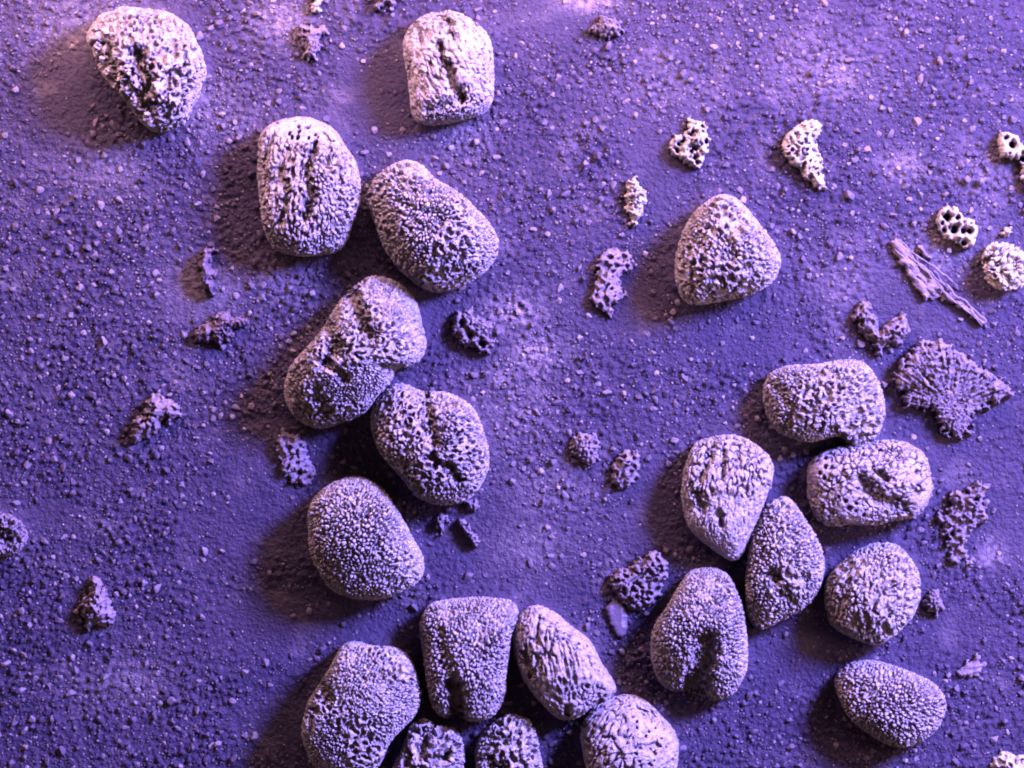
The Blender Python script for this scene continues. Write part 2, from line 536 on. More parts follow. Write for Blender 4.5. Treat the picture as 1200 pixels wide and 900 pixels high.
stone("bell-shaped stone, flat on top and notched below, centre bottom",
      [(493, 737), (494, 722), (498, 711), (507, 703), (525, 700), (550, 698), (580, 698), (600, 702), (607, 714), (602, 735), (597, 760), (595, 790),
       (592, 815), (580, 835), (562, 843), (548, 842), (535, 836), (520, 840), (508, 830), (502, 800), (497, 765)],
      16, [('granule', 16, 0.048, 75, 1.4), ('granule', 17, 0.045, 80, 1.5)], H=0.98,
      grooves=[([(534, 800), (537, 822), (539, 850)], 15, 28), ([(520, 740), (532, 795)], 12, 4)])
stone("pointed stone with fine parallel streaks and a bright pitted edge",
      [(602, 745), (605, 728), (614, 715), (628, 708), (645, 715), (665, 730), (690, 750), (705, 775), (718, 795), (721, 810), (707, 822),
       (690, 833), (675, 842), (660, 843), (645, 835), (628, 815), (613, 793), (604, 768)],
      17, [('streak', 10, 0.05, -82, 5.0), ('furrow', 11, 0.045, -78, 4.0), ('pitted', 12, 0.04, 0, 1)], H=0.92, side=(35, 0.5),
      grooves=[([(632, 722), (630, 745)], 4, 8), ([(617, 760), (625, 785)], 7, 9), ([(650, 730), (645, 760)], 3, 5),
               ([(662, 822), (664, 830)], 6, 9), ([(700, 815), (685, 830)], 5, 8)])
stone("large slab-sided granular stone at the bottom edge, left of the bell-shaped stone",
      [(354, 852), (361, 826), (375, 803), (388, 782), (399, 759), (412, 750), (435, 752), (465, 758), (485, 775), (493, 805), (488, 830),
       (470, 850), (456, 870), (447, 893), (432, 907), (400, 909), (376, 900), (360, 875)],
      18, [('granule', 15, 0.05, 0, 1), ('worm', 12, 0.045, 0, 1), ('granule', 17, 0.045, 0, 1)], H=0.92, b=0.75,
      grooves=[([(385, 800), (390, 812)], 10, 8)])
stone("lumpy ragged stone cut off by the bottom edge, below the bell-shaped stone",
      [(452, 925), (458, 900), (468, 880), (476, 866), (484, 852), (497, 847), (508, 852), (522, 853), (538, 862), (541, 885), (538, 910), (530, 940),
       (500, 955), (468, 948)],
      19, [('sponge', 8, 0.08, 0, 1), ('granule', 10, 0.07, 0, 1)], H=0.95, low=0.12,
      grooves=[([(500, 858), (498, 875)], 8, 10), ([(520, 880), (528, 870)], 8, 10)])
stone("small round-topped rough stone cut off by the bottom edge, under the streaked stone",
      [(557, 890), (558, 872), (566, 857), (582, 844), (600, 836), (618, 842), (628, 858), (633, 880), (637, 905), (630, 930), (605, 945),
       (575, 938), (560, 915)],
      20, [('granule', 15, 0.05, 0, 1), ('sponge', 10, 0.06, 0, 1)], H=0.95,
      grooves=[([(575, 885), (590, 895)], 10, 10)])
stone("bright faceted stone with pitted right side, at the bottom edge",
      [(680, 868), (682, 850), (692, 830), (710, 816), (735, 811), (758, 820), (775, 838), (789, 857), (795, 878), (790, 905), (772, 930),
       (738, 940), (706, 928), (686, 900)],
      21, [('plates', 7, 0.05, 40, 1.6), ('furrow', 9, 0.045, 60, 2.5), ('pitted', 12, 0.042, 0, 1)], H=0.95, side=(15, 0.1),
      grooves=[([(745, 830), (760, 836)], 8, 8), ([(745, 870), (765, 868)], 7, 6)])
stone("small rough dark-faced stone cut off by the left edge",
      [(-25, 628), (-18, 610), (-5, 600), (12, 602), (27, 612), (34, 628), (30, 641), (16, 650), (-5, 652), (-20, 645)],
      22, [('sponge', 11, 0.06, 0, 1), ('granule', 15, 0.05, 0, 1)], H=0.95, m=M_FRAG, grooves=[([(0, 620), (12, 630)], 14, 10)])
stone("small coral-like knobbly lump at the right edge, below the perforated disc",
      [(1150, 312), (1152, 298), (1160, 288), (1175, 286), (1190, 290), (1202, 302), (1204, 322), (1198, 338), (1182, 344), (1166, 341), (1154, 330)],
      23, [('sponge', 7, 0.07, 0, 1), ('granule', 8, 0.065, 0, 1)], H=0.85, low=0.16, m=M_WHITE, name="knobbly_lump", cat="lump",
      group="fragments scattered between the stones")


# ------------------------------------------------------------------ flakes, shells and crumbs
FRAGS = []
FG = "fragments scattered between the stones"


def flake_mesh(name, pts, seed, thick=7, styles=(('sponge', 11, 0.04, 0, 1),), ragged=4.0, holes=0.0, hscale=7.0, hole_list=(), lift=None,
               dx=1.25, radial=None, dome=0.0, base=1.0):
    """a ragged plate with real thickness and real holes, cut from a fine grid"""
    poly = P(pts)
    lo, hi = poly.min(0) - 0.04, poly.max(0) + 0.04
    c = 0.5 * (lo + hi)
    st = dx * 0.01
    nx, ny = int((hi[0] - lo[0]) / st) + 2, int((hi[1] - lo[1]) / st) + 2
    gx, gy = np.meshgrid(lo[0] + st * np.arange(nx), lo[1] + st * np.arange(ny))
    q = np.stack([gx.ravel(), gy.ravel()], 1)
    q3 = np.concatenate([q, np.full((len(q), 1), seed * 1.37)], 1)
    wob = np.stack([fbm(q3 * 16, 3, seed), fbm(q3 * 16 + 5.5, 3, seed + 1)], 1) * ragged * 0.013
    mk = inside(q + wob, poly)
    if holes:
        f1, f2, cid = worley(q3 * hscale + 0.3 * perlin(q3 * 9, seed)[:, None], seed + 3)
        mk &= ~((f1 < 0.10 + 0.26 * cid) & (cid > 1 - holes))
    for (hx, hy, hr) in hole_list:
        mk &= np.hypot(q[:, 0] - X(hx) + wob[:, 0] * .4, q[:, 1] - Y(hy) + wob[:, 1] * .4) > hr * 0.01
    mk = mk.reshape(ny, nx)
    dist = np.zeros((ny, nx))
    cur = mk.copy()
    for _ in range(30):
        dist += cur
        e = cur.copy()
        e[1:, :] &= cur[:-1, :]
        e[:-1, :] &= cur[1:, :]
        e[:, 1:] &= cur[:, :-1]
        e[:, :-1] &= cur[:, 1:]
        if not e.any():
            break
        cur = e
    dist = dist.ravel() * dx
    if radial:
        cx, cy = X(radial[0]), Y(radial[1])
        an = np.arctan2(q[:, 1] - cy, q[:, 0] - cx)
        rd = np.hypot(q[:, 0] - cx, q[:, 1] - cy)
        pr = np.stack([an * radial[2] * 0.1 + 5.37 + 0.02 * perlin(q3 * 9, seed + 2), rd * 0.16 + 2.71, np.full(len(q), seed * .7)], 1)
        rel = sum(0 for _ in ()) + styles[0][2] * relief('streak', pr, styles[0][1], seed)
        rel = rel + styles[0][2] * 0.3 * relief('sponge', q3, 20, seed + 5) * np.clip(rd / 0.4, 0.2, 1.2)
    else:
        rel = mixed_relief([(k_, s_, a_ * 1.4, an_, st_) for k_, s_, a_, an_, st_ in styles], q3, seed)
    z = base * 0.01 + thick * 0.01 * (1 - np.exp(-dist / 3.0)) + rel * (1 - np.exp(-dist / 2.0)) + dome * 0.01 * sstep(0, 22, dist)
    if lift:
        # edge rises towards a direction: (angle, px of lift over the half-width)
        u = (q[:, 0] - c[0]) * math.cos(math.radians(lift[0])) + (q[:, 1] - c[1]) * math.sin(math.radians(lift[0]))
        z = z + lift[1] * 0.01 * np.clip(u / (0.5 * np.hypot(*(hi - lo))) + 0.5, 0, 1) ** 1.5
    zb = np.minimum(z - 0.03, 0.0) if not lift else z - 0.03 - thick * 0.01
    cell = mk[:-1, :-1] & mk[1:, :-1] & mk[:-1, 1:] & mk[1:, 1:]
    lab = np.where(cell, np.arange(cell.size).reshape(cell.shape) + 1, 0)
    while True:                                             # keep the largest connected piece
        nl = lab.copy()
        nl[1:] = np.where(cell[1:], np.maximum(nl[1:], lab[:-1]), 0)
        nl[:-1] = np.where(cell[:-1], np.maximum(nl[:-1], lab[1:]), 0)
        nl[:, 1:] = np.where(cell[:, 1:], np.maximum(nl[:, 1:], lab[:, :-1]), 0)
        nl[:, :-1] = np.where(cell[:, :-1], np.maximum(nl[:, :-1], lab[:, 1:]), 0)
        if (nl == lab).all():
            break
        lab = nl
    ids, cn = np.unique(lab[lab > 0], return_counts=True)
    cell = lab == ids[cn.argmax()]
    Q = grid_quads(nx, ny)[cell.ravel()]
    used = np.unique(Q)
    remap = -np.ones(nx * ny, int)
    remap[used] = np.arange(len(used))
    Q = remap[Q]
    n = len(used)
    top = np.concatenate([q[used] - c, z[used][:, None]], 1)
    bot = np.concatenate([q[used] - c, zb[used][:, None]], 1)
    e = np.concatenate([Q[:, [0, 1]], Q[:, [1, 2]], Q[:, [2, 3]], Q[:, [3, 0]]])
    key = e.min(1) * n + e.max(1)
    _, idx, cnt = np.unique(key, return_index=True, return_counts=True)
    be = e[idx[cnt == 1]]
    walls = np.stack([be[:, 1], be[:, 0], be[:, 0] + n, be[:, 1] + n], 1)
    me = mesh_from(name, np.concatenate([top, bot]), quads=np.concatenate([Q, Q[:, ::-1] + n, walls]))
    return me, c


def flake(name, label, pts, seed, m=None, cat="fragment", parent=None, **kw):
    me, c = flake_mesh(name, pts, seed, **kw)
    FRAGS.append(P(pts))
    if parent is not None:
        return obj(name, me, m or M_FRAG, parent, (c[0] - parent.location[0], c[1] - parent.location[1], 0))
    return tag(obj(name, me, m or M_FRAG, loc=(c[0], c[1], 0)), label, cat, FG)


def icosphere(sub):
    t = (1 + 5 ** 0.5) / 2
    v = [(-1, t, 0), (1, t, 0), (-1, -t, 0), (1, -t, 0), (0, -1, t), (0, 1, t), (0, -1, -t), (0, 1, -t), (t, 0, -1), (t, 0, 1), (-t, 0, -1),
         (-t, 0, 1)]
    f = [(0, 11, 5), (0, 5, 1), (0, 1, 7), (0, 7, 10), (0, 10, 11), (1, 5, 9), (5, 11, 4), (11, 10, 2), (10, 7, 6), (7, 1, 8), (3, 9, 4),
         (3, 4, 2), (3, 2, 6), (3, 6, 8), (3, 8, 9), (4, 9, 5), (2, 4, 11), (6, 2, 10), (8, 6, 7), (9, 8, 1)]
    v = [Vector(a).normalized() for a in v]
    for _ in range(sub):
        mid, nf = {}, []

        def mp(a, b):
            k = (min(a, b), max(a, b))
            if k not in mid:
                v.append(((v[a] + v[b]) / 2).normalized())
                mid[k] = len(v) - 1
            return mid[k]
        for a, b, c in f:
            x, y, z = mp(a, b), mp(b, c), mp(c, a)
            nf += [(a, x, z), (b, y, x), (c, z, y), (x, y, z)]
        f = nf
    return np.array(v), np.array(f)


ICO1, ICO1F = icosphere(1)
ICO2, ICO2F = icosphere(2)


def lump_shape(base, seed, rough=0.35):
    """an irregular, faintly faceted grain"""
    r = 1 + rough * 1.5 * perlin(base * 1.1 + seed * 3.3, seed) + 0.12 * perlin(base * 2.9 + seed, seed + 1)
    v = base * r[:, None]
    rs = np.random.default_rng(seed)
    for _ in range(7):                                     # a few worn facets
        d = rs.normal(size=3)
        d /= np.linalg.norm(d)
        lim = 0.45 + 0.3 * rs.random()
        over = np.clip(v @ d - lim, 0, None)
        v = v - 0.97 * over[:, None] * d
    return v * np.array([1.0, 0.75 + 0.3 * rs.random(), 0.7 + 0.25 * rs.random()])


VAR1 = np.stack([lump_shape(ICO1, 100 + k) for k in range(24)])
VARS, FACES = VAR1, ICO1F
ICO0, ICO0F = icosphere(0)
VAR0 = np.stack([lump_shape(ICO0, 200 + k) for k in range(24)])
VAR2 = [lump_shape(ICO2, 300 + k) for k in range(12)]


def pile_mesh(name, pos, rad, seed, flat=0.85, VAR1=None, ICO1F=None):
    """many small grains at pos (n,3) with radii rad, one mesh"""
    rs = np.random.default_rng(seed)
    VAR1 = VARS if VAR1 is None else VAR1
    ICO1F = FACES if ICO1F is None else ICO1F
    n = len(pos)
    V = VAR1[rs.integers(0, len(VAR1), n)]
    a = rs.random(n) * 2 * np.pi
    ca, sa = np.cos(a)[:, None], np.sin(a)[:, None]
    x = V[:, :, 0] * ca - V[:, :, 1] * sa
    y = V[:, :, 0] * sa + V[:, :, 1] * ca
    W = np.stack([x, y, V[:, :, 2] * flat], -1) * rad[:, None, None] + pos[:, None, :]
    k = V.shape[1]
    F = (ICO1F[None] + (np.arange(n) * k)[:, None, None]).reshape(-1, 3)
    return mesh_from(name, W.reshape(-1, 3), tris=F, smooth=False), k


def crumb(label, pts, seed, n=90, r=(2.0, 4.2), height=16, m=None, name="crumb", cat="fragment"):
    """a ragged clump of fused grains"""
    return flake(name, label, pts, seed, m=m, cat=cat, thick=height * 0.45, ragged=5.5, dome=height * 0.6,
                 styles=(('sponge', 21, 0.06, 0, 1), ('granule', 23, 0.065, 0, 1), ('worm', 20, 0.055, 0, 1)), base=1.0)


crumb("ragged grainy crumb between the two stones at the top left",
      [(352, 28), (362, 24), (372, 32), (385, 26), (387, 38), (376, 44), (378, 58), (370, 72), (358, 70), (354, 52), (348, 40)], 401, n=110)
crumb("small pale clump cut by the top edge, above the ragged crumb", [(364, -6), (375, -8), (378, 8), (374, 18), (365, 15)], 402, n=40, m=M_WHITE)
crumb("twin grainy clump at the top edge, left of the fissured stone",
      [(437, -6), (452, -8), (466, -5), (466, 8), (458, 14), (450, 8), (442, 16), (437, 8)], 403, n=60)
crumb("triangular pale crumb alone near the top edge, right of the fissured stone",
      [(687, 32), (700, 26), (706, 17), (716, 24), (726, 22), (731, 38), (722, 46), (708, 47), (694, 42)], 404, n=100)
crumb("pale streaky sliver clump, below left of the open lacy crumb",
      [(730, 214), (742, 205), (750, 212), (758, 230), (757, 246), (748, 264), (740, 268), (732, 244)], 406, n=95, m=M_WHITE, r=(2, 4.5))
flake("porous_fragment", "open lacy crumb with white rims, upper centre right",
      [(783, 165), (792, 158), (806, 154), (804, 140), (812, 132), (818, 142), (830, 152), (832, 165), (827, 182), (822, 200), (810, 196), (796, 188), (783, 180)],
      405, m=M_WHITE, thick=11, holes=0.6, hscale=16, ragged=5, styles=(('sponge', 19, 0.065, 0, 1),), dome=7)
flake("shell_fragment", "curled shell piece with ragged white right rim, upper right",
      [(914, 170), (922, 155), (938, 144), (952, 139), (960, 143), (963, 156), (955, 166), (965, 186), (962, 200), (972, 222), (960, 226), (944, 210),
       (930, 196), (918, 184)], 407, m=M_WHITE, thick=9, styles=(('sponge', 19, 0.06, 0, 1), ('worm', 17, 0.055, 0, 1)), lift=(170, 8), dome=6)
flake("porous_fragment", "hooked white porous piece at the right edge",
      [(1166, 168), (1170, 157), (1180, 154), (1192, 160), (1200, 172), (1214, 182), (1222, 205), (1216, 224), (1202, 222), (1194, 208), (1196, 196), (1186, 186),
       (1172, 186)], 408, m=M_WHITE, thick=16, holes=0.5, hscale=11, ragged=3, styles=(('pitted', 10, 0.05, 0, 1),), base=2)
flake("porous_disc", "white perforated disc fragment with round holes, right side",
      [(1095, 258), (1098, 246), (1108, 240), (1120, 243), (1128, 254), (1142, 258), (1146, 272), (1140, 288), (1130, 294), (1120, 286), (1106, 280), (1098, 270)],
      409, m=M_WHITE, thick=16, ragged=2.5, holes=0.25, hscale=12, styles=(('pitted', 12, 0.045, 0, 1),), base=2, dome=3,
      hole_list=[(1108, 255, 3.4), (1127, 271, 2.2), (1134, 272, 2.2), (1117, 268, 2.6), (1120, 256, 1.6), (1104, 270, 1.6), (1128, 285, 1.8)])
flake("sliver", "small curved sliver beside the long bark-like splinter", [(1073, 288), (1080, 286), (1086, 296), (1094, 302), (1091, 307), (1082, 302), (1074, 296)], 410,
      thick=6, ragged=2, dome=3)

sp = bpy.data.objects.new("splinter", None)
sp.location = (X(1098), Y(330), 0)
COL.objects.link(sp)
tag(sp, "long bark-like fibrous splinter lying diagonally on smooth ground", "splinter", FG)
flake("bark_sheet", None, [(1040, 281), (1054, 279), (1068, 295), (1090, 318), (1112, 340), (1134, 358), (1158, 376), (1150, 384), (1138, 374), (1118, 358), (1100, 348),
                           (1094, 352), (1082, 352), (1072, 338), (1060, 318), (1048, 300)], 411, parent=sp, thick=4, ragged=4,
      styles=(('streak', 9, 0.05, -42, 4.0), ('sponge', 13, 0.04, -42, 2.5)))


def strand(line, w0, parent, seed):
    """a frayed fibre: a tapering tube along a polyline"""
    pts = P(line)
    dens = []
    for a, b in zip(pts[:-1], pts[1:]):
        for u in np.linspace(0, 1, 12, endpoint=False):
            dens.append(a + (b - a) * u)
    dens = np.array(dens + [pts[-1]])
    n, k = len(dens), 8
    d3 = np.concatenate([dens, np.full((n, 1), seed)], 1)
    dens = dens + 0.03 * np.stack([perlin(d3 * 8, seed), perlin(d3 * 8 + 4, seed)], 1)
    tang = np.gradient(dens, axis=0)
    tang /= np.linalg.norm(tang, axis=1)[:, None] + 1e-9
    nor = np.stack([-tang[:, 1], tang[:, 0]], 1)
    t = np.linspace(0, 1, n)
    rad = w0 * 0.005 * (0.35 + 0.65 * np.sin(np.pi * np.clip(t, 0.04, 0.96))) * (1 + 0.5 * perlin(d3 * 20, seed + 2))
    zc = 0.085 + 0.03 * perlin(d3 * 6, seed + 3)
    vs = []
    for j in range(k):
        a = 2 * np.pi * j / k
        vs.append(np.concatenate([dens + nor * (rad * math.cos(a))[:, None], (zc + rad * 1.2 * math.sin(a))[:, None]], 1))
    v = np.stack(vs, 1).reshape(-1, 3)
    i = np.arange(n * k).reshape(n, k)
    q = np.stack([i[:-1], i[1:], np.roll(i, -1, 1)[1:], np.roll(i, -1, 1)[:-1]], -1).reshape(-1, 4)
    v[:, 0] -= parent.location[0]
    v[:, 1] -= parent.location[1]
    return obj("strand", mesh_from("strand", v, quads=q), M_FRAG, parent)


for k, (ln, w) in enumerate([([(1044, 283), (1066, 302), (1086, 320), (1100, 336), (1116, 352), (1124, 360)], 3.0),
                             ([(1054, 282), (1070, 298), (1092, 312), (1108, 324), (1122, 336)], 2.6),
                             ([(1048, 292), (1062, 308), (1076, 324), (1088, 336)], 2.4),
                             ([(1092, 318), (1106, 332), (1120, 346), (1134, 358), (1148, 370), (1156, 376)], 3.0),
                             ([(1066, 318), (1078, 332), (1092, 344), (1100, 348)], 2.4),
                             ([(1060, 296), (1080, 312), (1098, 328), (1110, 340)], 2.2),
                             ([(1104, 342), (1120, 356), (1138, 368), (1150, 381)], 2.4)]):
    strand(ln, w, sp, 430 + k)

crumb("curled grainy crumb of two lobes on the smooth ground, above the wide rough stone",
      [(997, 370), (1004, 356), (1014, 352), (1024, 356), (1020, 364), (1030, 374), (1030, 388), (1040, 376), (1052, 370), (1060, 366), (1064, 376), (1070, 392), (1060, 398), (1052, 408),
       (1040, 404), (1034, 412), (1034, 420), (1026, 418), (1018, 400), (1006, 390)], 412, n=170, r=(1.8, 3.8), height=18)
fan = [(1046, 448), (1052, 428), (1066, 408), (1078, 399), (1090, 402), (1102, 397), (1118, 406), (1136, 418), (1152, 430), (1170, 442), (1182, 450), (1191, 467), (1176, 466),
       (1164, 474), (1150, 482), (1140, 482), (1138, 496), (1140, 510), (1128, 516), (1114, 516), (1104, 506), (1092, 486), (1078, 480), (1060, 478), (1056, 462)]
flake("fan_shell", "large fan-shaped ribbed flake with ragged rim, right side", fan, 413, thick=5, ragged=9, dome=4,
      styles=(('streak', 11, 0.12, 0, 1),), radial=(1112, 478, 15), lift=(125, 7), dx=1.2)
flake("ragged_flake", "torn ragged flake with curled points, right of the crusted oval stone",
      [(1110, 580), (1116, 572), (1128, 576), (1138, 568), (1148, 562), (1160, 566), (1154, 580), (1148, 590), (1158, 600), (1158, 612), (1146, 614), (1138, 624), (1130, 636), (1136, 650),
       (1140, 666), (1132, 670), (1126, 656), (1116, 668), (1108, 660), (1110, 646), (1104, 632), (1094, 612), (1094, 600), (1108, 600), (1114, 590)], 414, thick=6,
      styles=(('worm', 17, 0.06, 0, 1), ('sponge', 20, 0.055, 0, 1)), ragged=6, holes=0.15, hscale=13, lift=(60, 7))
crumb("small dark-edged crumb beside the round ribbed stone", [(1079, 702), (1086, 692), (1097, 689), (1104, 700), (1106, 714), (1099, 724), (1090, 716), (1080, 714)], 415, n=75,
      r=(1.8, 3.6))
flake("curved_ridge", "faint curved ridge of crust above the lower right corner", [(1118, 790), (1128, 776), (1140, 770), (1146, 762), (1151, 780), (1148, 796), (1140, 792), (1130, 796)], 416,
      thick=3, ragged=6, styles=(('streak', 12, 0.05, 30, 2.5),))
crumb("white chunky crumb cut by the bottom right corner", [(1156, 900), (1164, 886), (1176, 880), (1188, 884), (1204, 884), (1206, 904), (1190, 920), (1166, 916)], 417, n=110, m=M_WHITE,
      r=(2.5, 5))
flake("twig_flake", "thin dark ragged upright flake below the furrowed oval stone",
      [(232, 308), (236, 294), (246, 290), (260, 292), (250, 300), (248, 310), (256, 318), (253, 334), (250, 350), (244, 344), (236, 330)], 418, m=M_DARK, thick=15, dome=7,
      styles=(('sponge', 18, 0.06, 70, 1.8),), ragged=6)
crumb("dark spiky clump left of the folded stone",
      [(224, 392), (234, 380), (246, 376), (258, 366), (268, 362), (278, 372), (290, 370), (294, 380), (280, 386), (272, 398), (258, 406), (246, 400), (234, 402)], 419, n=150, m=M_DARK,
      r=(1.8, 3.6), height=15)
crumb("pale lumpy crumb alone in the dark left area",
      [(150, 512), (154, 496), (166, 486), (172, 466), (184, 454), (192, 464), (206, 470), (214, 484), (204, 494), (192, 492), (184, 508), (168, 516), (156, 521)], 420, n=170, r=(2.2, 5),
      height=22)
crumb("pale frayed crumb near the lower left corner",
      [(94, 714), (98, 700), (106, 690), (104, 678), (112, 672), (122, 682), (126, 694), (136, 712), (138, 728), (126, 736), (112, 734), (104, 738)], 421, n=150, r=(1.8, 3.8), height=20)
flake("porous_flake", "thin perforated flake in the shade below the folded stone",
      [(323, 516), (332, 502), (342, 508), (352, 508), (360, 522), (366, 540), (373, 556), (362, 570), (350, 568), (338, 566), (330, 552), (326, 536)], 422, thick=6, ragged=4,
      holes=0.4, hscale=13, styles=(('sponge', 18, 0.045, 0, 1),), lift=(140, 6))
flake("ring_crumb", "rough crumb with a hollow in it, right of the folded stone",
      [(528, 378), (536, 364), (550, 361), (560, 370), (574, 374), (578, 384), (572, 392), (580, 400), (576, 414), (564, 416), (554, 406), (540, 404), (530, 394)], 423, thick=11, ragged=5,
      holes=0.15, hscale=12, styles=(('sponge', 20, 0.06, 0, 1), ('granule', 22, 0.06, 0, 1)), dome=6)
crumb("small round knobbly crumb near the centre, left of a grainy clump", [(664, 520), (672, 510), (684, 503), (698, 508), (704, 522), (701, 540), (690, 545), (676, 540), (668, 534)], 424, n=95,
      r=(1.8, 3.4), height=12)
crumb("violet grainy clump just right of the small round knobbly crumb", [(714, 550), (722, 534), (732, 530), (748, 526), (751, 540), (748, 558), (738, 570), (724, 574), (716, 566)], 425, n=110, r=(1.8, 3.4),
      height=13)
flake("ragged_flake", "flat torn violet flake left of the lone triangular stone",
      [(692, 350), (698, 330), (700, 306), (708, 292), (722, 288), (736, 294), (742, 304), (748, 312), (738, 318), (728, 322), (728, 334), (736, 346), (726, 352), (718, 358), (716, 374),
       (708, 366), (696, 358)], 426, thick=4, ragged=5, styles=(('worm', 14, 0.045, 0, 1), ('sponge', 14, 0.045, 60, 1.8)), lift=(165, 6))

ck = bpy.data.objects.new("broken_shell", None)
ck.location = (X(745), Y(690), 0)
COL.objects.link(ck)
tag(ck, "broken hollow shell piece with a smooth tongue, beside the horseshoe stone", "shell", FG)
flake("shell", None, [(714, 672), (722, 668), (738, 662), (752, 650), (770, 643), (780, 656), (785, 672), (778, 690), (770, 706), (758, 716), (740, 718), (728, 706), (716, 692)], 427, parent=ck,
      thick=8, ragged=6, styles=(('streak', 14, 0.06, 65, 2.6), ('sponge', 18, 0.06, 0, 1)), dome=4, lift=(60, 8), m=M_FRAG)
flake("tongue", None, [(708, 712), (718, 700), (730, 704), (736, 718), (736, 738), (730, 750), (720, 744), (714, 730)], 428, parent=ck, m=M_GRAIN, thick=5, ragged=2,
      styles=(('streak', 6, 0.02, 90, 2.5),))
crumb("tiny violet crumb below the bean-shaped stone", [(508, 606), (516, 601), (526, 604), (525, 616), (520, 627), (510, 622)], 440, n=45, r=(1.5, 3))
crumb("short broken strip of crumbs below the bean-shaped stone", [(532, 606), (546, 608), (554, 620), (564, 634), (558, 644), (548, 634), (540, 622)], 441, n=60, r=(1.5, 3.2))
crumb("ragged tuft at the foot of the bean-shaped stone", [(540, 584), (554, 582), (563, 590), (558, 602), (548, 598)], 442, n=40, r=(1.5, 3.2))
crumb("small bright lump right of the perforated disc", [(1172, 268), (1182, 264), (1186, 272), (1182, 280), (1174, 278)], 443, n=22, m=M_WHITE)

# ------------------------------------------------------------------ the ground
X_IN = np.concatenate([-6.5 + 0.021 * np.arange(int(13.0 / 0.021) + 1)])
Y_IN = np.concatenate([-5.0 + 0.021 * np.arange(int(10.0 / 0.021) + 1)])
far = np.array([0.1, 0.3, 0.7, 1.5, 3, 6, 12, 25, 50])
gx = np.concatenate([X_IN[0] - far[::-1], X_IN, X_IN[-1] + far])
gy = np.concatenate([Y_IN[0] - far[::-1], Y_IN, Y_IN[-1] + far])
GX, GY = np.meshgrid(gx, gy)
g2 = np.stack([GX.ravel(), GY.ravel(), np.zeros(GX.size)], 1)

# ground that the photograph shows swept smooth (px, px, radius, radius)
SMOOTH = [(1085, 368, 75, 40), (1085, 540, 60, 45), (575, 640, 75, 50), (445, 110, 55, 45), (232, 338, 48, 36), (760, 590, 45, 70), (590, 610, 50, 40), (300, 600, 60, 90),
          (640, 690, 50, 30), (1180, 620, 40, 40), (720, 350, 60, 45), (60, 600, 20, 20), (930, 770, 50, 40), (330, 720, 90, 50), (450, 740, 60, 30), (880, 400, 60, 25), (500, 350, 40, 30),
          (640, 20, 50, 25), (1010, 640, 50, 18), (770, 200, 30, 60), (330, 850, 40, 60), (80, 110, 45, 60), (1120, 730, 40, 30)]
# pale dust drifts
DUST = [(690, 0, 34, 12, .9), (598, 368, 34, 22, .75), (625, 415, 26, 24, .7), (588, 440, 20, 20, .5), (240, 338, 42, 30, .45), (345, 335, 45, 30, .3), (330, 20, 34, 30, .5), (620, 640, 45, 30, .35),
        (1060, 195, 22, 16, .6), (540, 160, 30, 28, .45), (150, 800, 55, 28, .35), (605, 470, 40, 60, .3), (250, 130, 45, 36, .35), (1160, 645, 14, 18, .5), (640, 570, 60, 40, .25),
        (1155, 205, 40, 30, .3), (990, 330, 40, 30, .25), (780, 100, 60, 30, .2), (120, 200, 50, 30, .3), (100, 30, 60, 40, .35), (960, 80, 60, 40, .3), (1110, 290, 60, 30, .35)]


def field(q2, lst):
    out = np.zeros(len(q2))
    for it in lst:
        w = it[4] if len(it) > 4 else 1.0
        d = ((q2[:, 0] - X(it[0])) / (it[2] * .01)) ** 2 + ((q2[:, 1] - Y(it[1])) / (it[3] * .01)) ** 2
        out = np.maximum(out, w * np.exp(-d * 0.9))
    return out


sm = np.clip(field(g2[:, :2], SMOOTH), 0, 0.75)
patch = sstep(-0.25, 0.35, fbm(g2 * 1.5 + 3, 3, 5))
f1, f2, cid = worley2(g2 * 12.5 + 0.3 * perlin(g2 * 8, 3)[:, None], 21)
bumps = np.sqrt(np.clip(1 - (f1 / (0.25 + 0.25 * cid)) ** 2, 0, 1)) * (cid > 0.2) * (0.35 + 0.65 * cid)
f1b, f2b, cidb = worley2(g2 * 23.0 + 0.3 * perlin(g2 * 15, 4)[:, None], 22)
fine = np.clip(1 - (f1b / 0.5) ** 2, 0, 1) * (0.2 + 0.8 * cidb)
zz = (0.03 * fbm(g2 * 0.6, 2, 8) + 0.02 * fbm(g2 * 2.4, 2, 9) + (1 - sm) * (0.046 * bumps * (0.45 + 0.55 * patch) + 0.044 * fine * (0.6 + 0.4 * patch))
      + 0.006 * fbm(g2 * 16, 2, 12))
edge = np.clip((np.maximum(np.abs(g2[:, 0]) - 6.35, np.abs(g2[:, 1]) - 4.85)) / 0.15, 0, 1)
zz = zz * (1 - edge)
# grit banked lightly against the stones
for sp_ in STONES:
    lo_, hi_ = sp_.min(0) - 0.3, sp_.max(0) + 0.3
    k_ = np.where((g2[:, 0] > lo_[0]) & (g2[:, 0] < hi_[0]) & (g2[:, 1] > lo_[1]) & (g2[:, 1] < hi_[1]))[0]
    d_ = seg_dist(g2[k_, :2], np.concatenate([sp_, sp_[:1]]))
    d_ = np.where(inside(g2[k_, :2], sp_), 0, d_)
    zz[k_] += (0.05 + 0.05 * fbm(g2[k_] * 5 + 3, 2, 44)) * np.exp(-d_ / 0.07)
ground_me = mesh_from("ground", np.stack([g2[:, 0], g2[:, 1], zz], 1), quads=grid_quads(len(gx), len(gy)))
dust = field(g2[:, :2], DUST) * (0.75 + 1.6 * fbm(g2 * 13, 3, 33)) + 0.16 * sstep(0.1, 0.6, fbm(g2 * 2.2 + 5, 3, 34))
at = ground_me.attributes.new("dust", 'FLOAT', 'POINT')
at.data.foreach_set("value", np.clip(dust, 0, 1).astype(np.float32))
ground = obj("ground", ground_me, M_GROUND)
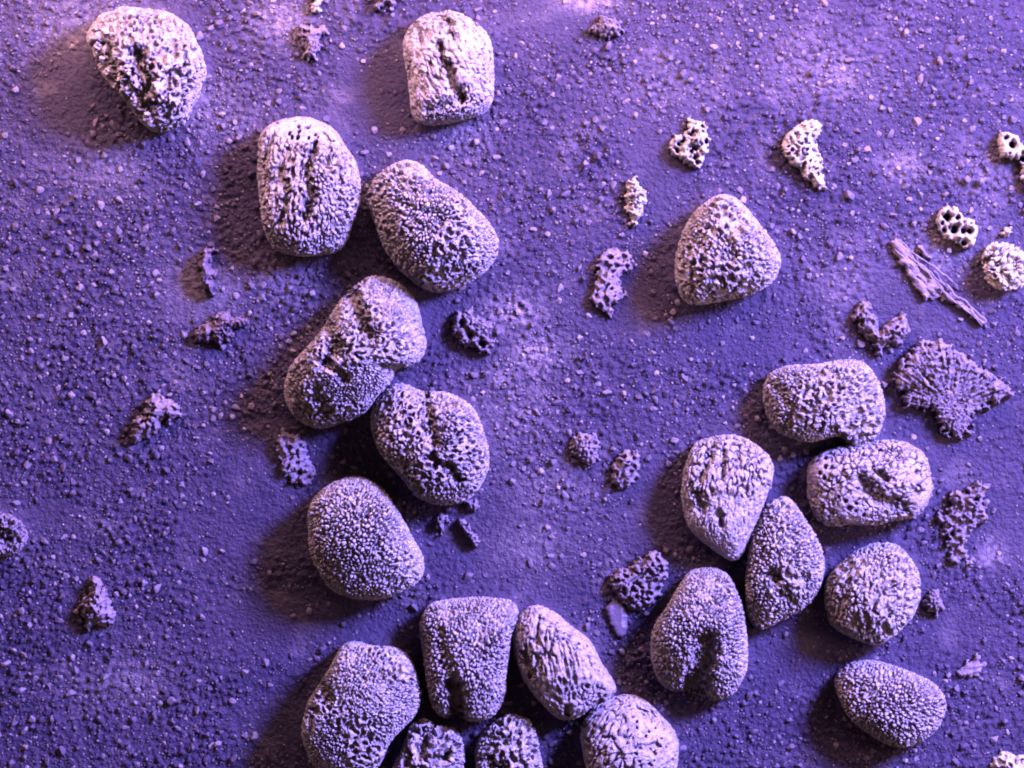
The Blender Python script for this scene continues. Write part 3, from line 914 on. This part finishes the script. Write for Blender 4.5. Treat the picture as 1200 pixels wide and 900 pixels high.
ground["kind"] = "structure"


def ground_z(q):
    ix = np.clip(np.searchsorted(gx, q[:, 0]), 0, len(gx) - 1)
    iy = np.clip(np.searchsorted(gy, q[:, 1]), 0, len(gy) - 1)
    return zz.reshape(len(gy), len(gx))[iy, ix]


# ------------------------------------------------------------------ loose grains
def clear_of(q, polys, grow=0.0):
    ok = np.ones(len(q), bool)
    for p in polys:
        c = p.mean(0)
        pp = c + (p - c) * (1 + grow)
        lo, hi = pp.min(0), pp.max(0)
        near = (q[:, 0] > lo[0]) & (q[:, 0] < hi[0]) & (q[:, 1] > lo[1]) & (q[:, 1] < hi[1]) & ok
        k = np.where(near)[0]
        if len(k):
            ok[k[inside(q[k], pp)]] = False
    return ok


def scatter(n, seed, rmin, rmax, power, cluster=1.0, sep=0.9):
    rs = np.random.default_rng(seed)
    q = np.stack([rs.uniform(-6.5, 6.5, n), rs.uniform(-5.0, 5.0, n)], 1)
    q3 = np.concatenate([q, np.zeros((n, 1))], 1)
    dens = np.clip(0.70 + 1.5 * cluster * fbm(q3 * 1.3 + 2, 3, 61) + 0.5 * cluster * perlin(q3 * 5, 62), 0.03, 1)
    left = sstep(-1.5, -4.5, q[:, 0]) * sstep(3.8, 2.3, q[:, 1])
    dens = np.maximum(dens, left * 0.75)
    dens *= 1 - np.clip(1.1 * field(q, SMOOTH), 0, 0.9)
    q = q[rs.random(n) < dens]
    q = q[clear_of(q, STONES, 0.03) & clear_of(q, FRAGS, 0.02)]
    r = (rmin + (rmax - rmin) * rs.random(len(q)) ** power) * 0.01
    order = np.argsort(-r)
    q, r = q[order], r[order]
    cell = {}
    keep = []
    for i in range(len(q)):
        k = (int(q[i, 0] // 0.12), int(q[i, 1] // 0.12))
        ok = True
        for a in (-1, 0, 1):
            for b in (-1, 0, 1):
                for j in cell.get((k[0] + a, k[1] + b), ()):
                    if (q[i, 0] - q[j, 0]) ** 2 + (q[i, 1] - q[j, 1]) ** 2 < (sep * (r[i] + r[j])) ** 2:
                        ok = False
                        break
                if not ok:
                    break
            if not ok:
                break
        if ok:
            cell.setdefault(k, []).append(i)
            keep.append(i)
    return q[keep], r[keep]


gq, gr = scatter(17000, 5, 1.7, 5.6, 2.2)
inframe = (np.abs(gq[:, 0]) < 6.0) & (np.abs(gq[:, 1]) < 4.5)
bigidx = [i for i in range(len(gq)) if inframe[i]][:300]
bigset = set(bigidx)
rest = np.array([i for i in range(len(gq)) if i not in bigset])

# the 300 largest grains are things of their own
GRAIN_ME = []
for k in range(12):
    me = mesh_from("grain", lump_shape(ICO2, 300 + k, 0.5), tris=ICO2F)
    me.materials.append(M_GRAIN)
    GRAIN_ME.append(me)
NEAR = [(" ".join(o["label"].split(",")[0].split()[:9]), (o.location[0], o.location[1])) for o in COL.objects
        if o.parent is None and "label" in o.keys()]
rs = np.random.default_rng(99)
gz = ground_z(gq)
for i in bigidx:
    o = bpy.data.objects.new("grain", GRAIN_ME[rs.integers(0, 12)])
    o.location = (gq[i, 0], gq[i, 1], gz[i] + gr[i] * 0.15)
    s = gr[i]
    o.scale = (s * rs.uniform(0.9, 1.15), s * rs.uniform(0.85, 1.1), s * rs.uniform(0.7, 1.0))
    o.rotation_euler = (rs.uniform(-.4, .4), rs.uniform(-.4, .4), rs.uniform(0, 6.28))
    COL.objects.link(o)
    nm, c = min(((n_, c_) for n_, c_ in NEAR), key=lambda t: (t[1][0] - gq[i, 0]) ** 2 + (t[1][1] - gq[i, 1]) ** 2)
    ux, uy = gq[i, 0] - c[0], gq[i, 1] - c[1]
    side = ("right of" if ux > 0 else "left of") if abs(ux) > abs(uy) else ("above" if uy > 0 else "below")
    tag(o, "larger violet grain %s the %s" % (side, nm), "grain", "larger grains round the " + nm)

# the smaller ones are grit: one mass
def grit_mass(name, label, q, r, seed, V, F):
    pos = np.concatenate([q, (ground_z(q) + r * 0.12)[:, None]], 1)
    me, kk = pile_mesh(name, pos, r, seed, 0.85, V, F)
    tint = np.clip(np.random.default_rng(seed).random(len(r)) ** 4 * 0.6 + 0.6 * field(q, DUST), 0, 0.9)
    at = me.attributes.new("tint", 'FLOAT', 'POINT')
    at.data.foreach_set("value", np.repeat(tint, kk).astype(np.float32))
    return tag(obj(name, me, M_GRIT), label, "grit", kind="stuff")


grit_mass("grit", "small violet grains strewn over the whole ground", gq[rest], gr[rest], 77, VAR1, ICO1F)
fq, fr = scatter(56000, 6, 0.8, 2.3, 1.3, cluster=0.8, sep=0.6)
grit_mass("fine_grit", "finest violet grit filling the ground between the grains", fq, fr, 78, VAR0, ICO0F)
